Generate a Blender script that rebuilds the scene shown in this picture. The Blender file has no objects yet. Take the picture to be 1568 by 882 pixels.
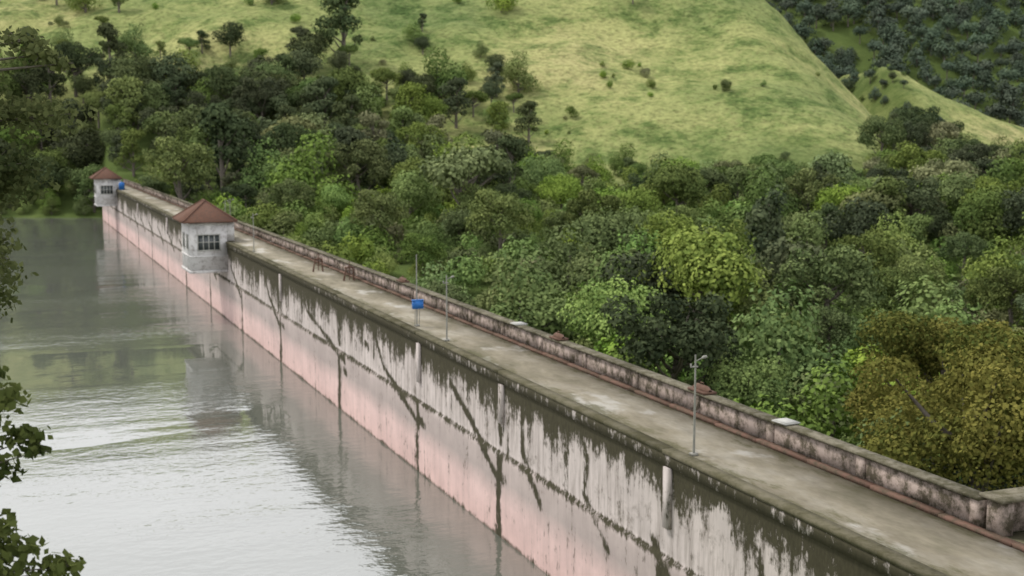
import bpy, math, numpy as np
from mathutils import Vector
scene=bpy.context.scene
A=math.radians(22.05); CA,SA=math.cos(A),math.sin(A)
CAMZ=22.2
def rh2xy(r,h): return CA*r+SA*h, -SA*r+CA*h
def xy2rh(x,y): return CA*x-SA*y, SA*x+CA*y
def link(o,parent=None):
    scene.collection.objects.link(o)
    if parent: o.parent=parent
    return o
def empty(name,parent=None):
    return link(bpy.data.objects.new(name,None),parent)
# ---------------------------------------------------------------- noise
_T=np.random.default_rng(3).random((256,256))
def vnoise(x,y,s=1.0,off=0):
    x=np.asarray(x,float)/s+off*17.3+1000; y=np.asarray(y,float)/s+off*9.1+1000
    xi=np.floor(x).astype(int); yi=np.floor(y).astype(int)
    fx=x-xi; fy=y-yi; fx=fx*fx*(3-2*fx); fy=fy*fy*(3-2*fy)
    g=lambda a,b:_T[a%256,b%256]
    return (g(xi,yi)*(1-fx)+g(xi+1,yi)*fx)*(1-fy)+(g(xi,yi+1)*(1-fx)+g(xi+1,yi+1)*fx)*fy
def fbm(x,y,s,o=4,off=0):
    t=0;a=.5
    for i in range(o):
        t=t+a*vnoise(x,y,s/2**i,off+i*3); a*=.5
    return t
def sstep(a,b,x):
    t=np.clip((np.asarray(x,float)-a)/(b-a),0,1); return t*t*(3-2*t)
# ---------------------------------------------------------------- materials
def newmat(name):
    m=bpy.data.materials.new(name); m.use_nodes=True
    nt=m.node_tree; nt.nodes.clear()
    return m,nt,nt.nodes,nt.links
def ramp(N,stops):
    r=N.new('ShaderNodeValToRGB'); e=r.color_ramp.elements
    while len(e)>1: e.remove(e[0])
    e[0].position=stops[0][0]; e[0].color=(*stops[0][1],1)
    for p,c in stops[1:]:
        k=e.new(p); k.color=(*c,1)
    return r
def g(v): return (v,v,v)
def noise(N,L,vec,scale,detail=5,rough=.6,mapping=None):
    n=N.new('ShaderNodeTexNoise'); n.inputs['Scale'].default_value=scale
    n.inputs['Detail'].default_value=detail; n.inputs['Roughness'].default_value=rough
    if mapping:
        mp=N.new('ShaderNodeMapping'); mp.inputs['Scale'].default_value=mapping
        L.new(vec,mp.inputs['Vector']); vec=mp.outputs[0]
    L.new(vec,n.inputs['Vector']); return n.outputs['Fac']
def mixc(N,L,f,a,b,mode='MIX'):
    m=N.new('ShaderNodeMix'); m.data_type='RGBA'; m.blend_type=mode
    for s,v in ((m.inputs[0],f),(m.inputs[6],a),(m.inputs[7],b)):
        if isinstance(v,(int,float)): s.default_value=v
        elif isinstance(v,tuple): s.default_value=(*v,1) if len(v)==3 else v
        else: L.new(v,s)
    return m.outputs[2]
def math_(N,L,op,a,b=0.0,clamp=False):
    m=N.new('ShaderNodeMath'); m.operation=op; m.use_clamp=clamp
    for s,v in ((m.inputs[0],a),(m.inputs[1],b)):
        if isinstance(v,(int,float)): s.default_value=v
        else: L.new(v,s)
    return m.outputs[0]
def finish(nt,N,L,col,rough=.9,bump=None,bstr=.3,bdist=.05,spec=.2):
    p=N.new('ShaderNodeBsdfPrincipled'); o=N.new('ShaderNodeOutputMaterial')
    if isinstance(col,tuple): p.inputs['Base Color'].default_value=(*col,1)
    else: L.new(col,p.inputs['Base Color'])
    p.inputs['Roughness'].default_value=rough
    p.inputs['Specular IOR Level'].default_value=spec
    if bump is not None:
        b=N.new('ShaderNodeBump'); b.inputs['Strength'].default_value=bstr; b.inputs['Distance'].default_value=bdist
        L.new(bump,b.inputs['Height']); L.new(b.outputs[0],p.inputs['Normal'])
    L.new(p.outputs[0],o.inputs[0]); return p
def foliage(name,dark,light,trans=0,var=.26):
    m,nt,N,L=newmat(name)
    at=N.new('ShaderNodeAttribute'); at.attribute_name='tint'
    rp=ramp(N,[(0,dark),(1,light)]); L.new(at.outputs['Fac'],rp.inputs[0])
    oi=N.new('ShaderNodeObjectInfo')
    hs=N.new('ShaderNodeHueSaturation'); L.new(rp.outputs[0],hs.inputs['Color'])
    hv=math_(N,L,'ADD',math_(N,L,'MULTIPLY',oi.outputs['Random'],.04),.474); L.new(hv,hs.inputs['Hue'])
    w=math_(N,L,'FRACT',math_(N,L,'MULTIPLY',oi.outputs['Random'],7.31))
    L.new(math_(N,L,'ADD',math_(N,L,'MULTIPLY',w,2*var),1-var),hs.inputs['Value'])
    L.new(math_(N,L,'ADD',math_(N,L,'MULTIPLY',math_(N,L,'FRACT',math_(N,L,'MULTIPLY',oi.outputs['Random'],3.7)),.30),.74),hs.inputs['Saturation'])
    o=N.new('ShaderNodeOutputMaterial'); d=N.new('ShaderNodeBsdfDiffuse'); L.new(hs.outputs[0],d.inputs[0])
    if trans>0:
        t=N.new('ShaderNodeBsdfTranslucent'); x=N.new('ShaderNodeMixShader')
        L.new(hs.outputs[0],t.inputs[0]); x.inputs[0].default_value=trans
        L.new(d.outputs[0],x.inputs[1]); L.new(t.outputs[0],x.inputs[2]); L.new(x.outputs[0],o.inputs[0])
    else: L.new(d.outputs[0],o.inputs[0])
    return m
def simple(name,col,rough=.7,var=.25,scale=3,spec=.3):
    m,nt,N,L=newmat(name)
    ge=N.new('ShaderNodeNewGeometry')
    n=noise(N,L,ge.outputs['Position'],scale)
    c=mixc(N,L,n,tuple(v*(1-var) for v in col),tuple(min(1,v*(1+var)) for v in col))
    finish(nt,N,L,c,rough,n,.2,.02,spec); return m
M_bark=simple('bark',(.15,.13,.11),.95,.5,6)
F_bright=foliage('foliage_bright',(.085,.155,.032),(.29,.40,.08))
F_mid=foliage('foliage_mid',(.055,.095,.027),(.19,.255,.065))
F_dark=foliage('foliage_dark',(.038,.058,.030),(.115,.145,.062))
F_olive=foliage('foliage_olive',(.09,.11,.05),(.25,.27,.12))
F_orange=foliage('foliage_orange',(.05,.08,.018),(.25,.235,.05),.15,.08)
F_far_hazed=foliage('foliage_far_hazed',(.055,.085,.06),(.135,.18,.115))  # distance haze painted into the leaf colour: paler and bluish for far trees
F_near=foliage('foliage_near',(.04,.065,.018),(.15,.185,.05),.35,.1)
# ---------------------------------------------------------------- mesh builder
class MB:
    def __init__(s): s.v=[];s.f=[];s.m=[];s.t=[];s.n=0
    def add(s,v,f,mi=0,t=None):
        v=np.asarray(v,float); f=np.asarray(f,int)
        s.v.append(v); s.f.append(f+s.n); s.m.append(np.full(len(f),mi))
        s.t.append(np.full(len(v),.5) if t is None else (np.full(len(v),float(t)) if np.isscalar(t) else t)); s.n+=len(v)
    def tube(s,pts,rad,mi=0,k=7):
        pts=np.asarray(pts,float); V=[]
        for i,p in enumerate(pts):
            d=pts[min(i+1,len(pts)-1)]-pts[max(i-1,0)]; d/=np.linalg.norm(d)+1e-9
            u=np.cross(d,[.3,.9,.1] if abs(d[2])>.7 else [0,0,1]); u/=np.linalg.norm(u); w=np.cross(d,u)
            a=np.arange(k)*2*math.pi/k
            V.append(p+rad[i]*(np.cos(a)[:,None]*u+np.sin(a)[:,None]*w))
        F=[]
        for i in range(len(pts)-1):
            for j in range(k):
                F.append((i*k+j,i*k+(j+1)%k,(i+1)*k+(j+1)%k,(i+1)*k+j))
        s.add(np.concatenate(V),F,mi)
    def box(s,x0,x1,y0,y1,z0,z1,mi=0,t=None):
        V=[(x,y,z) for z in(z0,z1) for y in(y0,y1) for x in(x0,x1)]
        s.add(V,[(0,2,3,1),(4,5,7,6),(0,1,5,4),(2,6,7,3),(0,4,6,2),(1,3,7,5)],mi,t)
    def leaves(s,blobs,n,size,rng,mi=1,fill=.72,flat=.4,droop=0):
        B=np.asarray(blobs,float)
        w=B[:,3]**2; idx=rng.choice(len(B),n,p=w/w.sum())
        d=rng.normal(size=(n,3)); d[:,2]=np.where((d[:,2]<0)&(rng.random(n)<.35),-d[:,2],d[:,2]); d/=np.linalg.norm(d,axis=1)[:,None]
        ph=rng.random((len(B),3))*6.28
        lump=1+.18*np.sin(d[:,0]*5+ph[idx,0])*np.sin(d[:,1]*5+ph[idx,1])+.16*np.sin(d[:,2]*7+ph[idx,2])*np.sin(d[:,0]*8)
        u=(fill+(1.08-fill)*rng.random(n)**.7)*lump
        R=np.stack([B[idx,3],B[idx,3],B[idx,4]],1)
        p=B[idx,:3]+d*R*u[:,None]
        nn=d+flat*rng.normal(size=(n,3)); nn[:,2]+=.15; nn/=np.linalg.norm(nn,axis=1)[:,None]
        q=rng.normal(size=(n,3)); q[:,2]-=droop; t=np.cross(nn,q); t/=np.linalg.norm(t,axis=1)[:,None]+1e-9
        b=np.cross(nn,t); sz=(size*(.6+.8*rng.random(n)))[:,None]
        V=np.stack([p-t*sz*.5,p-b*sz*.36+t*sz*.05,p+t*sz*.5,p+b*sz*.36+t*sz*.05],1).reshape(-1,3)
        F=np.arange(4*n).reshape(-1,4)
        bt=rng.random(len(B))
        tint=np.clip(.5*bt[idx]+.5*rng.random(n),0,1)
        s.add(V,F,mi,np.repeat(tint,4))
    def mesh(s,name,mats,smooth=False,scale=1):
        V=np.concatenate(s.v)*scale; F=np.concatenate(s.f)
        me=bpy.data.meshes.new(name)
        me.vertices.add(len(V)); me.vertices.foreach_set('co',V.ravel())
        me.loops.add(F.size); me.loops.foreach_set('vertex_index',F.ravel().astype(np.int32))
        me.polygons.add(len(F)); me.polygons.foreach_set('loop_start',np.arange(0,F.size,4,dtype=np.int32))
        me.polygons.foreach_set('material_index',np.concatenate(s.m).astype(np.int32))
        at=me.attributes.new('tint','FLOAT','POINT'); at.data.foreach_set('value',np.concatenate(s.t).astype(np.float32))
        for m in mats: me.materials.append(m)
        me.update(calc_edges=True)
        if smooth: me.polygons.foreach_set('use_smooth',[True]*len(F))
        return me
    def obj(s,name,mats,parent=None,smooth=False):
        return link(bpy.data.objects.new(name,s.mesh(name,mats,smooth)),parent)
# ---------------------------------------------------------------- trees (10 units tall)
def tree(kind,seed,n=None,leaf=.38):
    rng=np.random.default_rng(seed); mb=MB(); B=[]
    if kind=='bush':
        for i in range(9):
            a=rng.random()*6.28; r=3.4*math.sqrt(rng.random()); R=1.5+1.4*rng.random()
            B.append((r*math.cos(a),r*math.sin(a),1.0+(6.2-r*1.0)*rng.random()+.4,R,R*.9))
        B.append((0,0,6.6,2.4,2.9)); n=n or 4600; th=5
    if kind=='round':
        for i in range(11):
            a=rng.random()*6.28; r=2.9*math.sqrt(rng.random()); R=1.15+1.2*rng.random()
            B.append((r*math.cos(a),r*math.sin(a),5.9+(3.0-r*.5)*(rng.random()*1.5-.55),R,R*.85))
        B.append((0,0,7,2.3,2.2)); n=n or 4600; th=7
    if kind=='spreading':
        for i in range(34):
            a=rng.random()*6.28; r=3.5*math.sqrt(rng.random()); R=.65+.75*rng.random()
            top=6.2+3.0*math.sqrt(max(0,1-(r/3.8)**2)); lo=3.4
            B.append((r*math.cos(a),r*math.sin(a),lo+(top-lo)*rng.random()**.5,R,R*.72))
        n=n or 15000; th=7
    if kind=='umbrella':
        for i in range(14):
            a=rng.random()*6.28; r=4.0*math.sqrt(rng.random()); R=1.0+.9*rng.random()
            B.append((r*math.cos(a),r*math.sin(a),8.3-r*.6+rng.normal()*.5,R,R*.65))
        n=n or 4200; th=7.6
    if kind=='column':
        for i in range(14):
            z=1.2+8*i/13; R=(.6+1.0*math.sin(math.pi*min(1,(z)/9.8))**.7)*(.85+.3*rng.random())
            B.append((rng.normal()*.3,rng.normal()*.3,z,R,1.0))
        n=n or 3200; th=8.5
    if kind=='tall':
        for i in range(18):
            z=2.8+6.5*rng.random(); r=(2.8-.2*(z-3))*math.sqrt(rng.random()); a=rng.random()*6.28; R=.7+.9*rng.random()
            B.append((r*math.cos(a),r*math.sin(a),z,R,R*.75))
        B.append((0,0,9.1,.9,.9)); n=n or 3900; th=9
    if kind=='shrub':
        for i in range(6):
            a=rng.random()*6.28; r=4*math.sqrt(rng.random()); R=2+1.8*rng.random()
            B.append((r*math.cos(a),r*math.sin(a),2.5+3.5*rng.random(),R,R))
        n=n or 900; th=4
    lean=rng.normal(size=2)*.35
    T=[(0,0,-1.5)]+[(lean[0]*k*k,lean[1]*k*k,th*k) for k in(.25,.5,.75,1)]
    rr=[.34,.27,.22,.16,.08] if kind!='shrub' else [.2,.15,.12,.1,.05]
    mb.tube(T,rr,0)
    for b in B[:14]:
        if kind in('column','shrub'): break
        z0=min(th*.95,max(.8,b[2]-1.6-.25*math.hypot(b[0],b[1])))
        k=z0/th
        s0=np.array([lean[0]*k*k,lean[1]*k*k,z0]); e=np.array(b[:3]); m=(s0+e)/2+np.array([0,0,-.25])
        mb.tube([s0,m,e],[.13,.09,.03],0,5)
    mb.leaves(B,n,leaf,rng,1,fill=.65 if kind in('tall','umbrella') else .78,flat=.6 if kind=='spreading' else .4)
    return mb
protos={}
def proto(key,kind,seed,mat,n=None,leaf=.38):
    protos[key]=tree(kind,seed,n,leaf).mesh(key,[M_bark,mat],scale=.1)
proto('bushA','bush',1,F_bright); proto('bushB','bush',2,F_mid); proto('bushC','bush',22,F_bright)
proto('roundA','round',3,F_mid,6500,.32); proto('roundB','round',4,F_bright,7500,.30); proto('roundC','round',5,F_dark)
proto('sprA','spreading',31,F_mid,6500,.30); proto('sprB','spreading',32,F_dark,6500,.30)
proto('umbA','umbrella',6,F_mid); proto('umbB','umbrella',7,F_olive)
proto('colA','column',8,F_dark); proto('tallA','tall',9,F_dark); proto('tallB','tall',10,F_olive); proto('tallC','tall',12,F_mid)
proto('orange','spreading',11,F_orange,30000,.145)
proto('farA','round',13,F_far_hazed,800,.9); proto('farB','bush',14,F_far_hazed,800,.9)
proto('shrubA','shrub',15,F_mid,1300,.8); proto('shrubB','shrub',16,F_bright,1500,.75); proto('shrubC','shrub',17,F_olive,1100,.8)
# ---------------------------------------------------------------- terrain
PH=[0,60,120,150,220,280,320,480,620,760,1200]
PZ=[-3,-3,-3,-1,5,8,12,70,124,118,60]
def ground(x,y):
    x=np.asarray(x,float); y=np.asarray(y,float)
    r,h=xy2rh(x,y)
    n1=fbm(x,y,160,4,1)-.47; n2=fbm(x,y,30,4,5)-.47
    hh=h+n1*40*sstep(200,330,h)
    P=np.interp(hh,PH,PZ)
    near=1-sstep(30,60,x)
    P=np.where((y<325),P*(1-near)+np.minimum(P,5)*near,P)
    V=np.interp(h,[0,150,300,700,1200],[-3,-2,2,8,30])
    F=1-sstep(82,162,r+n1*30-.05*(h-480))
    hill=V+(P-V)*np.where(h>200,1-(1-F)*sstep(200,320,h),1)
    cr=np.clip(36-(r-180)*.46,0,42)*sstep(135,172,r)
    spur=cr*sstep(460,600,h+n1*30)*(1-sstep(640,740,h))
    hill=hill+spur*(r>60)
    M=np.interp(h,[700,820,1150,1500,2500],[0,45,210,250,150])*sstep(20,190,r)*(1+n1*.7)
    hill=np.maximum(hill,M+V*.5)
    res=np.interp(h+n1*20,[0,285,322,335,350,385],[-9,-9,0,3,10,33])
    sel=sstep(360,385,h)
    res=res*(1-sel)+hill*sel
    res=res+np.maximum(0,-r-330)*.25*(h<600)
    z=np.where((x<27)&(y<345),res,hill)
    z=np.where((x<27)&(y<385),res,z)
    z=z+n2*(2+9*sstep(320,420,h))*np.where((x>31)|(h>340),1,.2)+n1*14*sstep(330,450,h)
    bank=np.minimum(19-.42*h,17.5)+np.maximum(0,-h-10)*.15
    bank2=6-.5*(y+8)
    z=np.where(x<27,np.maximum(z,np.where(h<80,bank,-99)),np.maximum(z,np.where(y<40,np.minimum(bank2,25),-99)))
    return z
def geo(a,b,n): return list(np.geomspace(a,b,n))
xs=np.array(sorted([-v for v in geo(420,4000,14)]+list(np.arange(-400,24,5))+[25.6,29.2]+list(np.arange(34,420,4.5))+geo(430,4000,16)))
ys=np.array(sorted([-v for v in geo(90,2500,12)]+list(np.arange(-80,700,4.5))+list(np.arange(705,1300,10))+geo(1330,5000,10)))
X,Y=np.meshgrid(xs,ys); Z=ground(X,Y)
nx,ny=len(xs),len(ys)
i=np.arange(nx-1)[None,:]+np.arange(ny-1)[:,None]*nx
Fq=np.stack([i,i+1,i+1+nx,i+nx],-1).reshape(-1,4)
def grassmask(x,y):
    r,h=xy2rh(x,y); n=fbm(x,y,60,4,9)-.47
    hs=h-45*(1-sstep(-110,-40,r))
    a=sstep(295,340,hs+n*50)*(1-sstep(640,720,h))*(1-sstep(132,160,r+n*24-.05*(h-480)))
    b=sstep(430,480,h+n*40)*(1-sstep(650,690,h))*sstep(158,176,r+n*20)*(1-sstep(235,265,r))
    return np.clip(a+b,0,1)
mb=MB(); mb.add(np.stack([X,Y,Z],-1).reshape(-1,3),Fq,0,grassmask(X,Y).ravel())
m,nt,N,L=newmat('terrain_ground')
ge=N.new('ShaderNodeNewGeometry'); pos=ge.outputs['Position']
at=N.new('ShaderNodeAttribute'); at.attribute_name='tint'
nA=noise(N,L,pos,.013,6,.62); nB=noise(N,L,pos,.085,7,.78); nC=noise(N,L,pos,.6,4,.75)
ra=ramp(N,[(.34,(.17,.215,.08)),(.44,(.245,.28,.105)),(.55,(.335,.345,.14)),(.68,(.39,.365,.17))]); L.new(nA,ra.inputs[0])
rb=ramp(N,[(.37,(.34,.46,.36)),(.45,(.68,.77,.68)),(.53,(1,1,1)),(.7,g(1.12))]); L.new(nB,rb.inputs[0])
rc=ramp(N,[(.34,g(.5)),(.5,g(.95)),(.65,g(1.18))]); L.new(nC,rc.inputs[0])
gr=mixc(N,L,1.0,mixc(N,L,1.0,ra.outputs[0],rb.outputs[0],'MULTIPLY'),rc.outputs[0],'MULTIPLY')
fl=mixc(N,L,nB,(.05,.075,.025),(.13,.18,.05))
bs=noise(N,L,pos,.05,4)
gm=math_(N,L,'ADD',at.outputs['Fac'],math_(N,L,'MULTIPLY',math_(N,L,'SUBTRACT',bs,.5),.8),True)
finish(nt,N,L,mixc(N,L,gm,fl,gr),1,nC,.7,.8,.05)
terrain=mb.obj('hillside_terrain',[m],smooth=True)
# ---------------------------------------------------------------- water
m,nt,N,L=newmat('lake_water')
ge=N.new('ShaderNodeNewGeometry'); pos=ge.outputs['Position']
w1=noise(N,L,pos,1.3,3,.55,(.8,1.0,1)); w2=noise(N,L,pos,.22,3,.5,(.6,1.3,1))
ws=noise(N,L,pos,.020,3,.5,(.5,2.2,1))
bst=ramp(N,[(.42,g(.08)),(.60,g(1))]); L.new(ws,bst.inputs[0])
ht=math_(N,L,'MULTIPLY',math_(N,L,'ADD',w1,math_(N,L,'MULTIPLY',w2,1.6)),bst.outputs[0])
p=finish(nt,N,L,(.125,.135,.115),.04,ht,.5,.095,.5)
p.inputs['IOR'].default_value=3.1
rr=ramp(N,[(.40,g(.015)),(.62,g(.08))]); L.new(ws,rr.inputs[0]); L.new(rr.outputs[0],p.inputs['Roughness'])
mb=MB(); mb.add([(-1500,-600,0),(25.3,-600,0),(25.3,420,0),(-1500,420,0)],[(0,1,2,3)])
mb.obj('lake_water',[m])
# ---------------------------------------------------------------- dam
dam=empty('concrete_dam')
DZ=9.2; Y0,Y1=-30,331
joints=[-22,-5,10,27,45.1,63.5,78,98.2,120.6,141,163,184.6,205,226,248,270,292,314]
m,nt,N,L=newmat('dam_wall_painted_concrete')
ge=N.new('ShaderNodeNewGeometry'); pos=ge.outputs['Position']
sx=N.new('ShaderNodeSeparateXYZ'); L.new(pos,sx.inputs[0])
zz=math_(N,L,'DIVIDE',sx.outputs['Z'],10.0)
wob=noise(N,L,pos,.3,5,.7); zz=math_(N,L,'ADD',zz,math_(N,L,'MULTIPLY',math_(N,L,'SUBTRACT',wob,.5),.10))
cz=ramp(N,[(0,(.26,.19,.17)),(.016,(.70,.50,.475)),(.20,(.70,.525,.505)),(.32,(.45,.385,.37)),(.455,(.49,.42,.405)),(.49,(.62,.555,.54)),(.95,(.54,.485,.47))]); L.new(zz,cz.inputs[0])
big=noise(N,L,pos,.35,5,.65); streak=noise(N,L,pos,1,5,.7,(1,1.9,.20)); fine=noise(N,L,pos,5,4,.7,(1,1,.5)); blot=noise(N,L,pos,.9,5,.75)
c=mixc(N,L,1.0,cz.outputs[0],mixc(N,L,big,g(.66),g(1.26)),'MULTIPLY')
at=N.new('ShaderNodeAttribute'); at.attribute_name='tint'
sgn=math_(N,L,'SUBTRACT',math_(N,L,'ADD',math_(N,L,'MULTIPLY',math_(N,L,'ADD',streak,blot),.6),math_(N,L,'MULTIPLY',fine,.6)),.90)
upper=ramp(N,[(.46,g(.0)),(.50,g(1))]); L.new(zz,upper.inputs[0])
s1=math_(N,L,'ADD',math_(N,L,'MULTIPLY',sgn,2.4),at.outputs['Fac'])
rs=ramp(N,[(.24,g(0)),(.62,g(1))]); L.new(s1,rs.inputs[0])
soft=ramp(N,[(.44,g(0)),(.62,g(.8))]); L.new(streak,soft.inputs[0])
c=mixc(N,L,math_(N,L,'MULTIPLY',soft.outputs[0],math_(N,L,'ADD',math_(N,L,'MULTIPLY',upper.outputs[0],.55),.2)),c,(.22,.19,.17))
bl=ramp(N,[(.54,g(0)),(.68,g(.6))]); L.new(blot,bl.inputs[0])
c=mixc(N,L,math_(N,L,'MULTIPLY',bl.outputs[0],math_(N,L,'ADD',math_(N,L,'MULTIPLY',upper.outputs[0],.8),.15)),c,(.15,.13,.105))
c=mixc(N,L,rs.outputs[0],c,mixc(N,L,fine,(.028,.025,.017),(.095,.088,.056)))
finish(nt,N,L,c,.9,fine,.4,.03,.1); M_wall=m
yy=np.arange(Y0,Y1+.01,.25); prof=[(24.93,-12)]+[(24.93,z) for z in np.arange(-1,4.5,.22)]+[(24.93,4.64),(25.02,4.76)]+[(25.02,z) for z in np.arange(4.95,8.5,.2)]+[(25.02,8.55)]
prof=np.array(prof); ny_=len(yy); nz_=len(prof)
WY,WZ=np.meshgrid(yy,prof[:,1],indexing='ij'); WX=np.broadcast_to(prof[:,0],WY.shape)
S=np.zeros_like(WY)
n1=vnoise(WY,WY*0,.8,2); n2=vnoise(WY,WY*0,6.5,4); n3=vnoise(WY,WY*0,.35,7)
Ln=.85+6.8*(n1*.35+n2*.6+n3*.15)**2.4
S=np.maximum(S,np.clip(1.2-(8.7-WZ)/Ln,0,1)*(WZ>4.7))
for k,j in enumerate(joints):
    wv=.24+.2*vnoise(WZ,WZ*0,.8,k)
    dj=np.abs(WY-j-.08*np.sin(WZ*1.3+k))
    S=np.maximum(S,np.clip(1.25-dj/wv,0,.95)*(WZ>5.0 if k%2 else WZ>6.2))
    S=np.maximum(S,np.clip(1.3-dj/(wv*(1.6-WZ*.1)),0,1)*(WZ<4.3)*(.95 if k%3 else .7))
def seg(y0,z0,y1,z1,w=.13,mx=.85):
    global S
    dy,dz=y1-y0,z1-z0; t=np.clip(((WY-y0)*dy+(WZ-z0)*dz)/(dy*dy+dz*dz),0,1)
    wob=.18*(vnoise(WY,WZ,1.6,8)-.5)*2
    d=np.hypot(WY-y0-t*dy+wob,(WZ-z0-t*dz)+wob*.6)
    S=np.maximum(S,np.clip(1.2-d/(w*(.75+.5*vnoise(WY,WZ,1.6,5))),0,mx))
rg=np.random.default_rng(5)
diag=[(72.5,8.6,71.6,7.0),(71.6,7.0,67,5.0),(67,5.0,63.7,3.2),(60.3,7.4,60.2,5.4),(60.2,5.4,57.7,3.3),(52.7,7.5,52.7,5.2),(52.7,5.2,50,3.4),(46,5.1,43.5,3.1),(38,7,37.5,5),(37.5,5,34,3),
 (111,8.3,109.6,6.4),(109.6,6.4,96.4,4.1),(88,7.5,86,5.6),(86,5.6,78.3,3.4),(128,7.4,126,5.6),(126,5.6,121,3.6),(148,6.4,141.5,3.8)]
for d in diag: seg(*d,w=.33)
for y in np.arange(158,320,13): seg(y+8,6.2,y,4,w=.3)
for k in range(26):
    y=rg.uniform(20,200); z=rg.uniform(6.2,8.0); seg(y,z,y,z-rg.uniform(.5,2.2),w=.24,mx=.55)
for y,z in [(76.6,3.4),(96,3.3),(119,3.6),(62.6,3.3),(90,6.4)]: seg(y,z,y+.7,z+.1,w=.4)
S=np.maximum(S,.70*np.clip(1.3-np.abs(WZ-4.7)/.14,0,1))
S=np.maximum(S,.5*np.clip(1-WZ/.3,0,1))
mb=MB(); q=np.arange(ny_-1)[:,None]*nz_+np.arange(nz_-1)[None,:]
mb.add(np.stack([WX,WY,WZ],-1).reshape(-1,3),np.stack([q,q+1,q+1+nz_,q+nz_],-1).reshape(-1,4),0,S.ravel())
mb.obj('upstream_wall',[M_wall],dam)
def concrete(name,base,dark,thr=.5,sc=1.0,moss=(.05,.055,.02)):
    m,nt,N,L=newmat(name); ge=N.new('ShaderNodeNewGeometry'); pos=ge.outputs['Position']
    a=noise(N,L,pos,.4*sc,5,.7); b=noise(N,L,pos,1.6*sc,5,.75); f=noise(N,L,pos,7*sc,3,.7)
    c=mixc(N,L,a,tuple(v*.7 for v in base),tuple(v*1.25 for v in base))
    r=ramp(N,[(thr-.08,g(0)),(thr+.1,g(1))]); L.new(b,r.inputs[0])
    c=mixc(N,L,r.outputs[0],c,mixc(N,L,f,dark,moss))
    finish(nt,N,L,c,.95,f,.4,.02,.1); return m
M_corn=concrete('mossy_cornice',(.17,.155,.11),(.06,.055,.035),.48,.35,(.13,.12,.07))
M_par=concrete('parapet_stained',(.45,.365,.33),(.055,.045,.035),.49,.9,(.14,.12,.085))
M_cop=concrete('coping_stained',(.22,.20,.155),(.06,.055,.04),.47,1.0,(.14,.13,.08))
M_kerb=concrete('kerb_red',(.19,.115,.09),(.07,.055,.04),.50,1.5,(.14,.11,.08))
mb=MB(); mt=MB()
rg=np.random.default_rng(18)
cy_=np.arange(Y0,Y1+.01,.5)
tv=np.clip(.25+1.3*fbm(cy_,cy_*0,11,4,11),.72,1.0)
V=[];T=[]
for k,y in enumerate(cy_):
    for (x_,z_,dt) in ((25.03,8.552,.15),(24.90,8.60,.05),(24.89,8.9,-.05),(24.90,DZ-.139,.05),(25.3,DZ-.139,.1)):
        V.append((x_,y,z_)); T.append(tv[k]+dt)
q=np.arange(len(cy_)-1)[:,None]*5+np.arange(4)[None,:]
mb.add(V,np.stack([q,q+1,q+6,q+5],-1).reshape(-1,4),0,np.array(T))
mb.obj('cornice',[M_wall],dam)
for k in range(len(joints)):
    a=joints[k]+.03; b=(joints[k+1]-.03) if k+1<len(joints) else Y1
    o=.02*rg.random(); mt.box(24.86+o,25.42,a,b,DZ-.138,DZ+.03+o)
mt.obj('cornice_top',[M_corn],dam)
mb=MB()
for k,j in enumerate(joints):
    if k%2==0 or j<70: mb.box(24.84,25.05,j-.66,j-.18,6.0+.4*(k%2),8.548,t=.15)
mb.obj('pilasters',[M_wall],dam)
m,nt,N,L=newmat('deck_concrete'); ge=N.new('ShaderNodeNewGeometry'); pos=ge.outputs['Position']
sx=N.new('ShaderNodeSeparateXYZ'); L.new(pos,sx.inputs[0])
a=noise(N,L,pos,.25,5,.7,(1,.5,1)); b=noise(N,L,pos,1.6,5,.7,(1,.35,1)); f=noise(N,L,pos,12,3,.7)
ra=ramp(N,[(.3,(.15,.14,.095)),(.5,(.27,.24,.18)),(.68,(.39,.36,.30))]); L.new(a,ra.inputs[0])
c=mixc(N,L,1.0,ra.outputs[0],mixc(N,L,b,g(.5),g(1.4)),'MULTIPLY')
rp=ramp(N,[(.57,g(0)),(.65,g(.85))]); L.new(noise(N,L,pos,.40,4,.6,(1,.6,1)),rp.inputs[0])
c=mixc(N,L,rp.outputs[0],c,(.46,.44,.40))
ed=math_(N,L,'ADD',math_(N,L,'ABSOLUTE',math_(N,L,'DIVIDE',math_(N,L,'SUBTRACT',sx.outputs['X'],27.3),2.0)),math_(N,L,'MULTIPLY',math_(N,L,'SUBTRACT',b,.5),2.4))
re=ramp(N,[(.60,g(0)),(1.0,g(.8))]); L.new(ed,re.inputs[0])
c=mixc(N,L,re.outputs[0],c,(.11,.105,.055))
finish(nt,N,L,c,.85,f,.3,.02,.2); M_deck=m
mb=MB()
mb.add([(25.1,Y0,-12),(29.7,Y0,-12),(29.7,Y1,-12),(25.1,Y1,-12),(25.1,Y0,DZ),(29.7,Y0,DZ),(29.7,Y1,DZ),(25.1,Y1,DZ)],
 [(0,3,2,1),(4,5,6,7),(0,1,5,4),(2,3,7,6),(1,2,6,5),(3,0,4,7)])
mb.box(29.72,34.2,Y0,31.2,5.0,DZ-.004)
mb.obj('deck',[M_deck],dam)
mb=MB(); y=31.9
rg=np.random.default_rng(8)
while y<Y1:
    e=min(y+6.0,Y1)
    mb.box(29.45,29.78,y+.45,e,DZ+.0,DZ+.86+.04*rg.random())
    mb.box(29.38,29.86,y,y+.446,DZ,DZ+.97)
    y=e+.004
mb.box(29.95,33.9,31.25,31.7,DZ,DZ+1.15)
mb.box(33.85,34.2,Y0,31.24,DZ,DZ+.9)
mb.obj('parapet_wall',[M_par],dam)
mb=MB(); y=31.9
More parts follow.
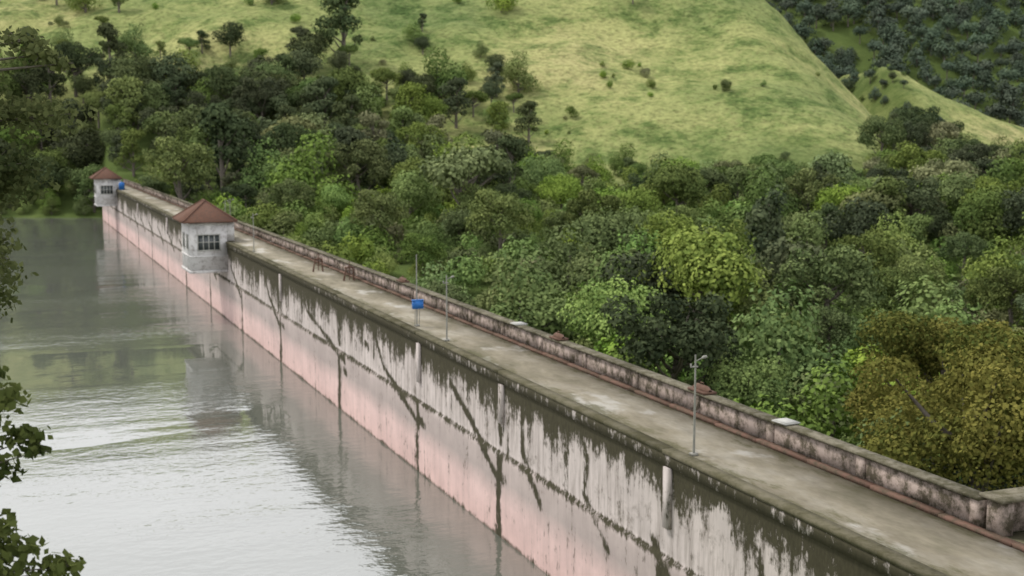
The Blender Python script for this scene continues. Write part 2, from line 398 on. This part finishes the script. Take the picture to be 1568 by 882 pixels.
while y<Y1:
    e=min(y+12,Y1); o=.03*rg.random(); mb.box(29.30+o,29.90+o,y,e-.03,DZ+.972,DZ+1.07+o); y=e
mb.box(29.3,34.3,30.8,31.85,DZ+1.152,DZ+1.27)
mb.box(33.75,34.3,Y0,30.78,DZ+.902,DZ+1.0)
mb.obj('parapet_coping',[M_cop],dam)
mb=MB(); y=Y0
while y<Y1:
    e=min(y+3.2+rg.random(),Y1); mb.box(29.05+.03*rg.random(),29.36,y,e-.02,DZ+.0,DZ+.12+.06*rg.random()); y=e
mb.obj('red_kerb',[M_kerb],dam)
mb=MB(); mb.box(29.42,29.94,30.95,31.6,DZ,DZ+1.15)
mb.obj('end_pier',[M_par],dam)
# ---------------------------------------------------------------- gate towers
M_white=concrete('white_plaster',(.68,.67,.67),(.26,.24,.23),.57,1.0,(.38,.36,.34))
M_roof=concrete('roof_tiles',(.17,.09,.065),(.09,.06,.05),.5,2.5,(.14,.09,.07))
M_glass=simple('window_glass',(.05,.06,.06),.15,.4,1,.6)
M_frame=simple('window_frame',(.42,.42,.39),.6,.15)
M_blue=simple('blue_paint',(.03,.16,.50),.45,.2)
def tower(y0,name='valve_tower'):
    T=empty(name); x0,x1=20.8,25.0; y1=y0+7; z0,z1=5.9,11.6
    mb=MB(); mb.box(x0,x1,y0,y1,z0,z1)
    mb.box(x0-.12,x1-.004,y0-.12,y1+.12,z0-.25,z0+.05) ; mb.box(x1-.3,x1+.9,y0+.2,y1-.2,DZ+.11,z1-.01)
    mb.obj('walls',[M_white],T)
    mb=MB(); mb.box(x0-.10,x1-.01,y0-.10,y1+.10,7.5,7.66); mb.box(x0-.08,x1+.02,y0-.08,y1+.08,11.2,11.45)
    mb.obj('string_course',[M_white],T)
    ex0,ex1,ey0,ey1=x0-.9,x1+1.1,y0-.8,y1+.8; ze=11.52; za=13.9; cx=(ex0+ex1)/2; cy=(ey0+ey1)/2
    mb=MB(); V=[(ex0,ey0,ze),(ex1,ey0,ze),(ex1,ey1,ze),(ex0,ey1,ze),(ex0,ey0,ze+.16),(ex1,ey0,ze+.16),(ex1,ey1,ze+.16),(ex0,ey1,ze+.16),(cx,cy-.9,za),(cx,cy+.9,za)]
    mb.add(V,[(0,3,2,1),(0,1,5,4),(1,2,6,5),(2,3,7,6),(3,0,4,7),(4,5,8,8),(6,7,9,9),(5,6,9,8),(7,4,8,9)])
    o=mb.obj('hip_roof',[M_roof],T)
    mb=MB(); mb.tube([(cx,cy-.9,za+.02),(cx,cy+.9,za+.02)],[.12,.12]);
    for (ex,ey) in((ex0,ey0),(ex1,ey0),(ex0,ey1),(ex1,ey1)):
        mb.tube([(ex,ey,ze+.18),(cx,cy-.9 if ey==ey0 else cy+.9,za+.02)],[.1,.1])
    mb.obj('roof_ridges',[M_roof],T)
    mbg=MB(); mbf=MB()
    xc=22.9; hw=1.25; a,b=8.35,10.05
    mbg.box(xc-hw,xc+hw,y0-.03,y0-.005,a,b)
    for k in range(5):
        u=xc-hw+2*hw*k/4; mbf.box(u-.05,u+.05,y0-.09,y0-.035,a,b)
    mbf.box(xc-hw-.1,xc+hw+.1,y0-.13,y0-.004,a-.14,a-.002); mbf.box(xc-hw-.1,xc+hw+.1,y0-.13,y0-.004,b+.002,b+.12)
    mbf.box(xc-hw+.06,xc+hw-.06,y0-.08,y0-.034,9.2,9.28)
    for yc in (y0+2,y0+5):
        mbg.box(x0-.03,x0-.005,yc-.7,yc+.7,a,b)
        for k in range(3):
            u=yc-.7+1.4*k/2; mbf.box(x0-.09,x0-.035,u-.05,u+.05,a,b)
        mbf.box(x0-.12,x0-.004,yc-.8,yc+.8,a-.14,a-.002)
    mbg.obj('window_glass',[M_glass],T); mbf.obj('window_frames',[M_frame],T)
    return T
tower(150); tower(290)
# ---------------------------------------------------------------- street lamps
M_steel=simple('galvanised_steel',(.27,.265,.24),.6,.3,4,.3)
M_rust=simple('rusty_iron',(.13,.075,.055),.9,.5,4)
def lamp(x,y,h=4.1,arm=-1,name='street_lamp'):
    L_=empty(name); L_.location=(x,y,DZ)
    mb=MB(); mb.box(-.14,.14,-.14,.14,0,.10); mb.tube([(0,0,.08),(.01,0,h*.5),(0,0,h)],[.055,.045,.035],0,8); mb.obj('pole',[M_steel],L_)
    mb=MB(); mb.tube([(0,0,h-.28),(.16,-.02,h-.2),(.3,-.04,h-.14)],[.02,.02,.02],0,6)
    mb.box(-.2,.12,-.03,.03,h-.52,h-.46); mb.obj('bracket',[M_steel],L_)
    mb=MB(); mb.tube([(.26,-.04,h-.16),(.34,-.04,h-.12),(.46,-.06,h-.1),(.5,-.06,h-.12)],[.02,.07,.06,.02],0,8); mb.tube([(-.2,0,h-.5),(-.2,0,h-.36),(-.2,0,h-.34)],[.03,.04,.01],0,6); mb.obj('lamp_head',[M_steel],L_)
for (x,y) in ((25.62,43.8),(25.62,74),(25.65,137)): lamp(x,y)
lamp(26.8,158,4.6); lamp(29.2,176,3.5)
B=empty('blue_control_box'); B.location=(25.75,80.4,DZ)
mb=MB(); mb.tube([(0,0,0),(0,0,4.8)],[.045,.035],0,8); mb.box(-.14,.14,-.14,.14,0,.1); mb.obj('post',[M_steel],B)
mb=MB(); mb.box(-.36,.36,-.30,-.06,1.2,1.75); mb.box(-.40,.40,-.34,-.02,1.752,1.80); mb.box(-.30,.30,-.325,-.302,1.25,1.7); mb.obj('box',[M_blue],B)
mb=MB(); mb.tube([(.15,0,0),(.15,-.15,1.2)],[.025,.025]); mb.tube([(-.15,0,0),(-.15,-.15,1.2)],[.025,.025]); mb.obj('legs',[M_steel],B)
B=empty('blue_barrel'); B.location=(25.9,288.5,DZ)
mb=MB(); mb.tube([(0,0,0),(0,0,.02),(0,0,.7),(0,0,.72),(0,0,1.4),(0,0,1.6),(0,0,1.62)],[.5,.6,.6,.64,.6,.5,.01],0,16); mb.obj('drum',[M_blue],B)
mb=MB(); mb.tube([(0,0,1.6),(0,0,1.75)],[.18,.16],0,10); mb.obj('lid',[M_blue],B)
def hoist(x,y):
    H=empty('rusty_gate_hoist'); H.location=(x,y,DZ)
    mb=MB()
    for s in(-.45,.45):
        mb.tube([(s,0,0),(s*.7,0,1.1)],[.05,.045],0,6); mb.tube([(s,.4,0),(s*.7,0,1.05)],[.04,.04],0,6)
    mb.box(-.4,.4,-.1,.1,1.1,1.22); mb.obj('frame',[M_rust],H)
    mb=MB(); a=np.linspace(0,2*math.pi,17)
    mb.tube([(0.35*math.cos(t),-.2,.95+.35*math.sin(t)) for t in a],[.03]*17,0,5)
    for t in a[:16:4]: mb.tube([(0,-.2,.95),(.35*math.cos(t),-.2,.95+.35*math.sin(t))],[.02,.02],0,5)
    mb.tube([(0,-.25,.95),(0,.2,.95)],[.06,.06]); mb.tube([(0,0,.1),(0,0,1.7)],[.04,.04]); mb.obj('handwheel',[M_rust],H)
for x,y in ((28.2,107),(27.4,115)): hoist(x,y)
for (yy_,L1) in ((66,1.3),(50.0,1.5),(96,1.6)):
    C=empty('rusty_cover'); C.location=(29.62,yy_,DZ+1.104)
    mb=MB(); mb.box(-.33,.33,-L1/2,L1/2,0,.10); mb.tube([(0,-L1/2+.05,.10),(0,-L1/4,.14),(0,L1/4,.14),(0,L1/2-.05,.10)],[.1,.2,.2,.1],0,8); mb.obj('cover_plate',[M_rust],C)
    mb=MB(); mb.tube([(0,-.15,.3),(0,-.12,.42),(0,.12,.42),(0,.15,.3)],[.03]*4,0,6); mb.obj('handle',[M_rust],C)
M_slab=simple('pale_slab',(.45,.45,.43),.8)
for yy_ in (43.3,72):
    C=empty('concrete_slab'); C.location=(29.62,yy_,DZ+1.104); C.rotation_euler=(0,0,.08)
    mb=MB(); mb.box(-.38,.38,-.45,.45,0,.06); mb.box(-.32,.32,-.39,.39,.061,.09); mb.obj('slab',[M_slab],C)
# ---------------------------------------------------------------- instanced vegetation
def instancer(parent,key,pts,sizes,seed=0):
    n=len(pts)
    if n==0: return
    rng=np.random.default_rng(seed+n); a=rng.random(n)*6.28; h=np.asarray(sizes)/math.sqrt(2)
    V=[]
    for k in range(4):
        t=a+k*math.pi/2
        V.append(np.stack([pts[:,0]+h*np.cos(t),pts[:,1]+h*np.sin(t),pts[:,2]],1))
    mb=MB(); mb.add(np.stack(V,1).reshape(-1,3),np.arange(4*n).reshape(-1,4))
    o=mb.obj(key+'_group',[],parent); o.instance_type='FACES'; o.use_instance_faces_scale=True; o.instance_faces_scale=1
    o.show_instancer_for_render=False; o.show_instancer_for_viewport=False
    link(bpy.data.objects.new(key,protos[key]),o)
def scatter(name,h0,h1,k0,k1,sp,mask,keys,weights,smin,smax,seed):
    rng=np.random.default_rng(seed); P=[]
    for h in np.arange(h0,h1,sp):
        r=np.arange(k0*h,k1*h,sp)
        P.append(np.stack([r+rng.uniform(-.5,.5,len(r))*sp,h+rng.uniform(-.5,.5,len(r))*sp],1))
    P=np.concatenate(P); x,y=rh2xy(P[:,0],P[:,1]); z=ground(x,y)
    ok=mask(P[:,0],P[:,1],x,y,z,rng); r,h,x,y,z=P[ok,0],P[ok,1],x[ok],y[ok],z[ok]
    lo=smin(r,h,x) if callable(smin) else smin; hi=smax(r,h,x) if callable(smax) else smax
    s=lo+(hi-lo)*rng.random(len(x))**1.2
    w=np.array(weights,float); ch=rng.choice(len(keys),len(x),p=w/w.sum())
    E=empty(name)
    for i,k in enumerate(keys):
        q=ch==i; instancer(E,k,np.stack([x,y,z-.1],1)[q],s[q],seed)
    print(name,len(x))
dn=lambda x,y,h: ~((x<31.5)&(y<332))
scatter('valley_thicket',36,270,-.33,.52,5.4,lambda r,h,x,y,z,g_:(x>32.6)&(y>20)&(~((x<36.5)&(y<34))),
  ['shrubB','shrubA','bushC','shrubC'],[6,2.5,2,1.2],
  2.8,lambda r,h,x:np.where(x<36,5,5.8),21)
scatter('valley_trees',50,240,-.35,.54,9.8,lambda r,h,x,y,z,g_:(x>37)&(y>36)&(g_.random(len(r))<np.where((r/h<.12)&(x<70),.42,.78)),
  ['bushA','bushB','roundA','roundB','sprA','roundC','colA','umbB','sprB'],[3.5,4,3,2.5,4,1.5,.6,.6,1.5],
  7.0,lambda r,h,x:np.where(x<46,10,12.8),31)
scatter('woodland',240,318,-.60,.34,9,lambda r,h,x,y,z,g_:((x>34)|(z>1.0))&dn(x,y,h)&((r/h<.10)|(h<285))&(g_.random(len(r))<.85),
  ['roundA','sprB','umbA','umbB','tallA','tallB','tallC','bushB','bushA','colA','roundB','sprA'],[2,2.5,2,1.5,3,1.5,2.5,3,3,.8,2,2],
  6.5,lambda r,h,x:np.where(r/h>.0,11,18),22)
scatter('shore_woodland',316,378,-.62,-.06,8,lambda r,h,x,y,z,g_:(z>.6)&dn(x,y,h),
  ['roundC','tallA','tallC','umbA','roundA','bushB','sprB'],[2,3,2.5,2,2,2,2],8,19,23)
scatter('shore_thicket',316,345,-.62,-.3,5.5,lambda r,h,x,y,z,g_:(z>-.1)&(z<6)&dn(x,y,h),
  ['bushA','bushB','shrubB'],[2,4,1],3.5,7,33)
scatter('valley_woodland',190,430,.26,.54,10.5,lambda r,h,x,y,z,g_:(z<20)&((r/h>.285)|(h<225))&(~((h>400)&(grassmask(x,y)>.2)))&(~((h>400)&(r/h<.37))),
  ['sprB','roundA','tallA','umbB','bushB','tallC','sprA'],[3,3,1.5,2,3,2,3],8,16.5,24)
scatter('hill_foot_trees',350,480,-.58,.03,9,lambda r,h,x,y,z,g_:(z>8)&((g_.random(len(r))<.7*np.exp(-(h-350)/(50-40*r/h)))|((fbm(x,y,40,3,2)>.55)&(g_.random(len(r))<.5*np.exp(-(h-368)/36)))),
  ['tallA','tallC','roundC','bushA','umbA'],[2,3,1.5,2,1.5],5,15,25)
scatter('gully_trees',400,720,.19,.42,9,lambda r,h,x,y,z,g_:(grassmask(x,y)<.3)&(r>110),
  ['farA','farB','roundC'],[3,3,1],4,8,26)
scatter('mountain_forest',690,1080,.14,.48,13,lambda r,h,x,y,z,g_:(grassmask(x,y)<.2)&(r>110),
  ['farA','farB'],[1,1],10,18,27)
scatter('hill_shrubs',318,600,-.50,.34,6.5,lambda r,h,x,y,z,g_:(z>10)&(grassmask(x,y)>.3)&(g_.random(len(r))<.018+.7*sstep(.50,.62,fbm(x,y,45,4,6))*np.clip((440-h)/110+.3*(r<40),.03,1)),
  ['shrubC','shrubB','bushA','shrubA'],[2,4,1,1],1.0,4.0,28)
# ---------------------------------------------------------------- individual trees
def place(name,key,x,y,s,rot=0):
    T=bpy.data.objects.new(name,protos[key]); link(T)
    T.location=(x,y,float(ground(np.array([x]),np.array([y]))[0])-.1); T.scale=(s,s,s); T.rotation_euler=(0,0,rot); return T
place('umbrella_tree','umbA',69.8,193,18,1)
place('broadleaf_tree','roundB',65.4,111.6,15,2)
place('broadleaf_tree','bushA',48.7,118.0,12,2)
place('broadleaf_tree','bushB',61.0,122.0,11.5,4)
place('cypress_tree','colA',92.9,140.4,15,0)
place('eucalyptus_tree','tallA',44,266,22,0)
place('flowering_tree','orange',41.5,45.2,15.0,0)
place('flowering_tree','orange',52,59,14,2)
place('pine_tree','roundC',24.5,497,13,0)
place('pine_tree','tallA',38,513,14,0)
place('pine_tree','tallA',102,390,24,3)
place('hill_tree','umbB',209.8,405.9,9,3)
def fg(name,r,h,blobs,n,leaf,seed,tr=.2):
    x,y=rh2xy(r,h); z=float(ground(np.array([x]),np.array([y]))[0]); rng=np.random.default_rng(seed)
    mb=MB(); Bw=[]
    top=max(b[2] for b in blobs)
    T=[np.array([x,y,z-.5]),np.array([x+.2,y,z+(top-z)*.4]),np.array([x-.1,y+.2,z+(top-z)*.75]),np.array([x,y,top])]
    mb.tube(T,[tr,tr*.8,tr*.5,tr*.15],0,9)
    for (br,bh,bz,R,Rz) in blobs:
        bx,by=rh2xy(br,bh); Bw.append((bx,by,bz,R,Rz))
        zs=max(z+1,min(top*.97,bz-.8)); s0=np.array([x,y,zs])
        e=np.array([bx,by,bz]); mid=(s0+e)/2+np.array([0,0,.15])
        mb.tube([s0,mid,e],[tr*.3,tr*.2,tr*.06],0,6)
        for q in range(5):
            d=rng.normal(size=3); d/=np.linalg.norm(d); mb.tube([e,e+d*np.array([R,R,Rz])*.9],[tr*.06,tr*.02],0,4)
    mb.leaves(Bw,n,leaf,rng,1,fill=.25,flat=1.0)
    mb.obj(name,[M_bark,F_near])
rg=np.random.default_rng(12); bl=[]
for i in range(40):
    bz=rg.uniform(18.2,24.6); bl.append((-13.9+rg.uniform(-3.2,2.3)-.12*abs(bz-21.5),30+rg.uniform(-2.5,2.5),bz,.8+rg.random()*.6,.5+rg.random()*.5))
bl+=[(-10.9,30,23.9,.5,.25),(-10.4,30,23.7,.35,.2),(-11.3,30,24.2,.6,.3)]
fg('foreground_tree',-15.5,30,bl,26000,.17,3,.28)
bl=[(-7.35,18,18.3,.42,.30),(-7.0,18,17.75,.35,.22),(-7.5,18,17.3,.45,.2),(-6.8,17.9,17.62,.2,.12),(-7.9,18,18.6,.6,.5),(-7.9,17.5,17.5,.6,.4),
    (-6.9,17,16.4,.45,.3),(-6.3,17,16.15,.35,.22),(-6.05,16.8,16.3,.22,.14),(-7.2,17,16.75,.4,.25),(-7.0,17,15.8,.6,.4)]
fg('foreground_sapling',-8.6,17.6,bl,1900,.15,4,.09)
# ---------------------------------------------------------------- world, sun, camera
W=bpy.data.worlds.new('World'); scene.world=W; W.use_nodes=True; nt=W.node_tree; N=nt.nodes; L=nt.links; N.clear()
SE,SAZ=math.radians(56),math.radians(-48)
sky=N.new('ShaderNodeTexSky'); sky.sky_type='NISHITA'; sky.sun_disc=False; sky.sun_elevation=SE; sky.sun_rotation=SAZ; sky.dust_density=4; sky.air_density=1
tc=N.new('ShaderNodeTexCoord'); cn=noise(N,L,tc.outputs['Generated'],2.5,3,.55,(1,1,2.5))
cl=ramp(N,[(.3,g(.82)),(.7,g(1.12))]); L.new(cn,cl.inputs[0])
sp=N.new('ShaderNodeSeparateXYZ'); L.new(tc.outputs['Generated'],sp.inputs[0])
el=ramp(N,[(0,g(1)),(.4,g(.94)),(.8,g(.48))]); L.new(sp.outputs['Z'],el.inputs[0])
ov=mixc(N,L,1.0,mixc(N,L,1.0,cl.outputs[0],el.outputs[0],'MULTIPLY'),(18.5,18.5,18.7),'MULTIPLY')
bg=N.new('ShaderNodeBackground'); bg.inputs[1].default_value=.10
L.new(mixc(N,L,.88,sky.outputs[0],ov),bg.inputs[0])
o=N.new('ShaderNodeOutputWorld'); L.new(bg.outputs[0],o.inputs[0])
try: W.cycles.sampling_method='NONE'
except Exception as e: print(e)
sun=bpy.data.lights.new('sun','SUN'); sun.energy=2.3; sun.angle=math.radians(10); sun.color=(1,.95,.86)
so=link(bpy.data.objects.new('sun',sun))
d=Vector((math.sin(SAZ)*math.cos(SE),math.cos(SAZ)*math.cos(SE),math.sin(SE)))
so.rotation_euler=d.to_track_quat('Z','Y').to_euler()
cam=bpy.data.cameras.new('camera'); co=link(bpy.data.objects.new('camera',cam)); scene.camera=co
cam.sensor_width=36; cam.lens=45; cam.clip_end=9000; cam.clip_start=.1
cam.dof.use_dof=True; cam.dof.focus_distance=30; cam.dof.aperture_fstop=.95
co.location=(0,0,CAMZ); co.rotation_euler=(math.radians(90-7.07),0,-A)
scene.view_settings.view_transform='Standard'; scene.view_settings.look='None'; scene.view_settings.exposure=0
